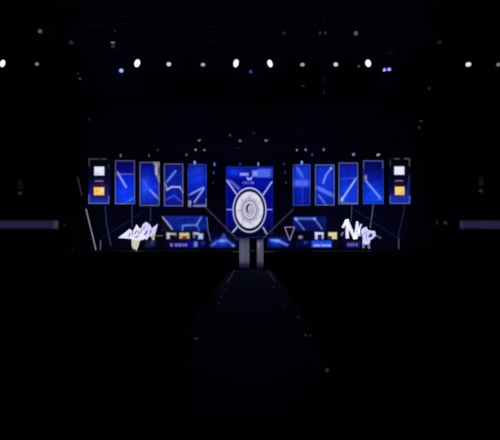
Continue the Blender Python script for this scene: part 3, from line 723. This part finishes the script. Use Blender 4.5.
lamp(335.8, 64.4, 'house', (214, 214, 208), 1, 'medium white spotlight left of the bright one by the right blue lamps', GH, .95, .9)
lamp(358.8, 66.2, 'house', (92, 92, 90), 1, 'tiny dim white lamp close beside the right bright spotlight', GH, .4, .5)
lamp(368.2, 63.2, 'house', W, 1.2, 'bright white spotlight just left of the right blue lamps', GH, 1.2, 1.6, -.2)
lamp(468.4, 64.4, 'house', (236, 236, 230), 1, 'white spotlight alone at the right of the long row', GH, 1.25, .95, -.3)
lamp(498.4, 64.6, 'house', (120, 120, 110), 1, 'dim white spotlight at the far right end of the long row', GH, .9, .8)
GT = 'faint lamps above the white row'
lamp(40.0, 31.2, 'front', (92, 92, 88), 1, 'dim lamp highest up at the upper left', GT, .75, .75)
lamp(71.0, 42.2, 'second', (48, 48, 46), 1, 'faint lamp between the two dim lamps at the upper left', GT, .7, .65)
lamp(112.6, 42.3, 'second', (122, 122, 116), 1, 'upper one of two stacked lamps above the left blue lamp', GT, .9, .45)
lamp(112.8, 46.2, 'second', (60, 60, 58), 1, 'lower one of two stacked lamps above the left blue lamp', GT, .8, .4, dd=0.5)
lamp(284.4, 32.8, 'front', (32, 32, 30), 1, 'faint lamp high up, left of the high close pair', GT, .8, .5)
lamp(320.0, 32.8, 'front', (42, 42, 40), 1, 'left one of a faint close pair high up', GT, .5, .6)
lamp(325.4, 32.8, 'front', (42, 42, 40), 1, 'right one of a faint close pair high up', GT, .5, .6, dd=0.5)
lamp(355.9, 33.2, 'front', (92, 92, 86), 1, 'dim lamp high up, above the right bright spotlight', GT, .75, .8, -.4)
lamp(439.8, 42.0, 'second', (34, 34, 32), 1, 'faint lamp high up at the upper right', GT, .8, .6)
GB = 'blue lamps behind the white row'
BL = (176, 176, 250)
lamp(121.2, 70.6, 'blue', BL, 1.1, 'blue white lamp left, beside a bright spotlight', GB, .95, .9)
lamp(250.7, 71.6, 'blue', (84, 84, 178), 1, 'small blue lamp between the central bright pair', GB, .5, .75)
lamp(384.4, 69.8, 'blue', BL, 1.1, 'left one of the touching blue lamp pair on the right', GB, .62, .85, .3)
lamp(389.6, 69.2, 'blue', BL, 1.0, 'right one of the touching blue lamp pair on the right', GB, .62, .8, -.4, dd=.5)
for bx, by, be in ((121.2, 70.6, 90), (250.7, 71.6, 20), (387, 69.5, 100)): beam(bx, by, 'blue', be)
GM = 'faint lamps below the white row'
lamp(78.4, 73.4, 'back', (48, 48, 44), 1, 'upper of two faint lamps below the row at the left', GM, .6, .6)
lamp(80.0, 78.6, 'back', (54, 54, 50), 1, 'lower of two faint lamps below the row at the left', GM, .65, .65, dd=0.5)
lamp(303.2, 86.0, 'back', (32, 32, 32), 1, 'faint lamp below the row right of centre', GM, .9, .5)
lamp(324.2, 79.6, 'back', (26, 26, 40), 1, 'upper of two faint bluish lamps below the row', GM, .4, 1.1)
lamp(324.2, 92.6, 'back', (28, 28, 40), 1, 'lower of two faint bluish lamps below the row', GM, .5, .8, dd=0.5)
lamp(429.2, 88.4, 'back', (38, 38, 32), 1, 'faint lamp below the row at the right', GM, .7, .7)
lamp(89.4, 119.4, 'side', (30, 32, 30), 1, 'faint lamp over the far left screen', GM, .8, .8)
lamp(421.0, 121.0, 'side', (52, 52, 48), 1, 'upper of two faint stacked lamps over the far right screen', GM, 1.0, .55)
lamp(419.2, 127.6, 'side', (40, 40, 38), 1, 'lower of two faint stacked lamps over the far right screen', GM, .85, .9, dd=0.5)
GS = 'small lamps over the stage'
lamp(199.2, 139.8, 'upper', (108, 108, 140), 1, 'round bluish lamp high over the fifth screen, left of the emblem', GS, 1.0, 1.0)
lamp(230.0, 135.2, 'upper', (58, 58, 66), 1, 'faint grey lamp high over the emblem screen\'s left edge', GS, .75, .95)
lamp(240.2, 140.8, 'upper', (106, 106, 172), 1, 'blue lamp high over the emblem, left of centre', GS, .95, .85, .5)
lamp(253.4, 133.0, 'upper', (34, 34, 38), 1, 'faintest lamp high over the middle of the emblem', GS, .8, .8)
lamp(266.2, 140.2, 'upper', (122, 122, 166), 1, 'bright bluish lamp high over the emblem screen\'s right edge', GS, 1.1, 1.05)
lamp(186.4, 154.8, 'lower', (78, 78, 100), 1, 'dim slanted lamp above the left edge of the fifth screen', GS, .7, .95, .4)
lamp(195.6, 149.8, 'lower', (140, 150, 160), 1, 'left lamp of the close pair over the fifth screen', GS, .6, .7)
lamp(204.4, 150.0, 'lower', (110, 100, 130), 1, 'right lamp of the close pair over the fifth screen', GS, .85, .7)
lamp(157.6, 149.8, 'lower', (50, 46, 60), 1, 'faint lamp above the right edge of the third screen', GS, .7, .8)
lamp(149.0, 155.6, 'lower', (86, 86, 110), 1, 'dim lamp just above the middle of the third screen', GS, .45, 1.0)
lamp(120.6, 155.4, 'lower', (104, 104, 136), 1, 'dim lamp just above the second screen', GS, .6, 1.1)
lamp(238.2, 148.0, 'lower', (32, 36, 66), 1, 'faint blue lamp over the emblem screen\'s left half', GS, .6, .7)
lamp(296.8, 150.0, 'lower', (116, 116, 152), 1, 'left lamp of the close pair right of the emblem screen', GS, .7, .7)
lamp(305.6, 149.8, 'lower', (130, 130, 162), 1, 'right lamp of the close pair right of the emblem screen', GS, .65, .8)
lamp(312.2, 154.8, 'lower', (70, 66, 84), 1, 'dim lamp above the gap between two screens right of the emblem', GS, .5, 1.0)
lamp(323.7, 149.6, 'lower', (122, 122, 170), 1, 'bluish lamp above the screen with the curved sweep', GS, .6, .9)
lamp(353.6, 154.4, 'lower', (122, 110, 186), 1, 'violet lamp above the screen with the rising diagonal', GS, 1.0, 1.0)
lamp(378.2, 154.8, 'lower', (160, 160, 190), 1, 'pale slanted lamp above the screen with the falling diagonal', GS, 1.15, .75, -.3)
GP = 'tiny lamps at the screen tops'
lamp(194.7, 162.6, 'panel', (120, 168, 246), 1, 'light blue lamp at the top of the fifth screen', GP, .75, 1.3)
lamp(214.4, 164.2, 'panel', (92, 122, 206), 1, 'blue lamp in the gap left of the emblem screen, topmost', GP, .75, 1.15)
lamp(240.0, 164.0, 'panel', (44, 56, 92), 1, 'faint lamp on the top edge of the emblem screen', GP, .65, .9)
lamp(258.3, 164.0, 'panel', (120, 140, 220), 1, 'blue lamp on the top edge of the emblem screen, right', GP, .6, 1.2)
lamp(284.2, 164.0, 'panel', (44, 38, 88), 1, 'faint violet lamp in the gap right of the emblem screen, topmost', GP, .8, .8)
lamp(301.8, 162.6, 'panel', (130, 166, 250), 1, 'light blue lamp at the top of the screen with the wide band', GP, .75, 1.3)
lamp(213.6, 172.6, 'panel', (66, 72, 140), 1, 'dim blue lamp in the gap left of the emblem, middle', GP, .65, .85, dd=0.5)
lamp(212.8, 183.2, 'panel', (28, 30, 60), 1, 'faint blue lamp in the gap left of the emblem, lowest', GP, .7, .8, dd=1)
lamp(285.4, 172.6, 'panel', (52, 54, 96), 1, 'dim blue lamp in the gap right of the emblem, middle', GP, .45, 1.2, dd=0.5)
lamp(286.0, 182.4, 'panel', (40, 42, 84), 1, 'faint blue lamp in the gap right of the emblem, lowest', GP, .7, .8, dd=1)

# ------------------------------------------------------------------ aisle edge: rail segments and marker lamps
k = 0
EDGE = 'low metal rail sections along the aisle'
for sx in (-1, 1):
    for i in range(6):
        y = 51.2 - i * 3.0
        t = thing('edge_rail', 'low metal aisle edging section, %s on the %s side of the aisle' % (
            ['first from the stage', 'second from the stage', 'third from the stage', 'fourth from the stage', 'fifth from the stage', 'sixth from the stage'][i], 'left' if sx < 0 else 'right'),
            'rail', (sx * 1.17 + 0.02, y, 0.0), EDGE)
        m = new_bm(); add_box(m, (0, 0, 0.11), (0.09, 2.7, 0.035)); bmesh.ops.bevel(m, geom=m.edges[:], offset=0.01, segments=2); obj('rail', m, STEEL, t)
        for yy in (-1.1, 1.1):
            m = new_bm(); add_box(m, (0, yy, 0.05), (0.06, 0.08, 0.1)); obj('foot', m, METAL, t)
def aisle_lamp(px, py, col, w, label):
    d = F * (H - 0.05) / (py - CY)
    p = at(px, py, d)
    t = thing('aisle_lamp', label, 'lamp', (p.x, p.y, 0.0), 'small marker lamps along the aisle')
    m = new_bm(); add_box(m, (0, 0.03, 0.06), (w * 1.25, 0.06, 0.12)); bmesh.ops.bevel(m, geom=m.edges[:], offset=0.008, segments=1); obj('housing', m, BLACK, t)
    m = new_bm(); add_lathe(m, [(0.5, 0), (0.46, 0.008), (0.25, 0.014), (0.05, 0.016)], 14, Matrix.Rotation(math.pi / 2, 4, 'X'))
    bmesh.ops.scale(m, vec=(w, 1, 0.07), verts=m.verts[:]); o = obj('lens', m, lamp_mat(col), t, smooth=True); o.location = (0, 0.001, 0.06)
aisle_lamp(196.4, 339, (30, 30, 30), .11, 'dim floor lamp nearest the camera on the left of the aisle')
aisle_lamp(219.0, 304, (20, 22, 46), .12, 'faint bluish floor lamp, second nearest on the left of the aisle')
aisle_lamp(221.4, 297, (24, 26, 50), .13, 'faint bluish floor lamp, third nearest on the left of the aisle')
aisle_lamp(225.6, 289.6, (26, 28, 46), .13, 'faint bluish floor lamp, farthest on the left of the aisle')
aisle_lamp(273.6, 286.6, (32, 33, 58), .13, 'faint bluish floor lamp, farthest on the right of the aisle')
aisle_lamp(285.0, 306, (16, 17, 30), .14, 'faintest floor lamp on the right of the aisle')
aisle_lamp(298.6, 317.6, (26, 26, 28), .1, 'faint floor lamp halfway along the right of the aisle')
aisle_lamp(305.4, 335.6, (28, 28, 28), .075, 'left lens of the dim pair on the right of the aisle')
aisle_lamp(310.4, 335.6, (22, 22, 22), .06, 'right lens of the dim pair on the right of the aisle')
aisle_lamp(327.2, 370.8, (42, 42, 38), .06, 'small floor lamp nearest the camera on the right of the aisle')

# ------------------------------------------------------------------ the seated crowd in the dark
def person_template(seed):
    """one continuous seated body seen from behind: torso, neck and head, thighs forward"""
    r = random.Random(seed); b = bmesh.new()
    sh = r.uniform(0.9, 1.08)
    prof = [(0.15, 0.44), (0.17, 0.50), (0.15, 0.66), (0.165, 0.84), (0.19, 0.98), (0.185, 1.04), (0.11, 1.10), (0.055, 1.13), (0.052, 1.17),
            (0.075, 1.20), (0.088, 1.26), (0.085, 1.33), (0.055, 1.39), (0.015, 1.405)]
    rings = []
    for i, (rad, z) in enumerate(prof):
        dy = 0.62 if z < 1.12 else 1.1
        ring = []
        for k in range(10):
            th = 2 * math.pi * k / 10
            ring.append(b.verts.new((rad * sh * math.cos(th), rad * dy * math.sin(th) + (0.03 if z > 1.15 else 0), z)))
        rings.append(ring)
    for i in range(len(rings) - 1):
        for k in range(10):
            b.faces.new((rings[i][k], rings[i][(k + 1) % 10], rings[i + 1][(k + 1) % 10], rings[i + 1][k]))
    b.faces.new(list(reversed(rings[0]))); b.faces.new(rings[-1])
    for s in (-1, 1):
        add_tube(b, (s * 0.085, 0.0, 0.5), (s * 0.1, 0.4, 0.5), 0.07, 7)
        add_tube(b, (s * 0.1, 0.4, 0.54), (s * 0.1, 0.42, 0.03), 0.05, 7)
        add_tube(b, (s * 0.18, 0.02, 1.0), (s * 0.2, 0.06, 0.72), 0.045, 6)
        add_tube(b, (s * 0.2, 0.06, 0.72), (s * 0.1, 0.3, 0.62), 0.038, 6)
    me = bpy.data.meshes.new('tmp'); b.to_mesh(me); b.free()
    vs = [v.co.copy() for v in me.vertices]; fs = [tuple(p.vertices) for p in me.polygons]; bpy.data.meshes.remove(me)
    return vs, fs
def chair_template():
    b = bmesh.new()
    add_box(b, (0, 0.08, 0.42), (0.36, 0.4, 0.035)); add_box(b, (0, -0.15, 0.72), (0.36, 0.03, 0.34))
    for sx in (-1, 1):
        add_box(b, (sx * 0.17, -0.14, 0.45), (0.025, 0.03, 0.9)); add_box(b, (sx * 0.17, 0.26, 0.21), (0.025, 0.03, 0.42))
    me = bpy.data.meshes.new('tmp'); b.to_mesh(me); b.free()
    vs = [v.co.copy() for v in me.vertices]; fs = [tuple(p.vertices) for p in me.polygons]; bpy.data.meshes.remove(me)
    return vs, fs
temps = [person_template(s) for s in range(4)]; cv, cf = chair_template()
PV, PF, HV, HF = [], [], [], []
rng = random.Random(11)
y = 9.0
while y < 50.5:
    xmax = min(19.0, y * 0.36 + 1.0)
    x = 1.75
    while x < xmax:
        for s in (-1, 1):
            off = len(HV); HV.extend([(v.x + s * x, v.y + y, v.z) for v in cv]); HF.extend([tuple(i + off for i in f) for f in cf])
            if rng.random() < 0.9:
                tv, tf = temps[rng.randrange(4)]
                sc = rng.uniform(0.94, 1.06); a = rng.uniform(-0.25, 0.25); ca, sa = math.cos(a), math.sin(a)
                off = len(PV)
                PV.extend([((v.x * ca - v.y * sa) + s * x, (v.x * sa + v.y * ca) + y + 0.02, 0.44 + (v.z - 0.44) * sc if v.z > 0.44 else v.z) for v in tv])
                PF.extend([tuple(i + off for i in f) for f in tf])
        x += 0.5
    y += 0.95
def mass(name, V, Fc, m, label, cat):
    me = bpy.data.meshes.new(name); me.from_pydata(V, [], Fc); me.materials.append(m)
    o = bpy.data.objects.new(name, me); COL.objects.link(o); tag(o, label, cat, None, 'stuff'); return o
mass('crowd', PV, PF, mat('dark_clothes', (22, 22, 25), 0.9), 'dark seated crowd filling the floor on both sides of the aisle', 'crowd')
mass('chair_rows', HV, HF, mat('chair_black', (18, 18, 20), 0.7), 'rows of black chairs under the seated crowd', 'chairs')
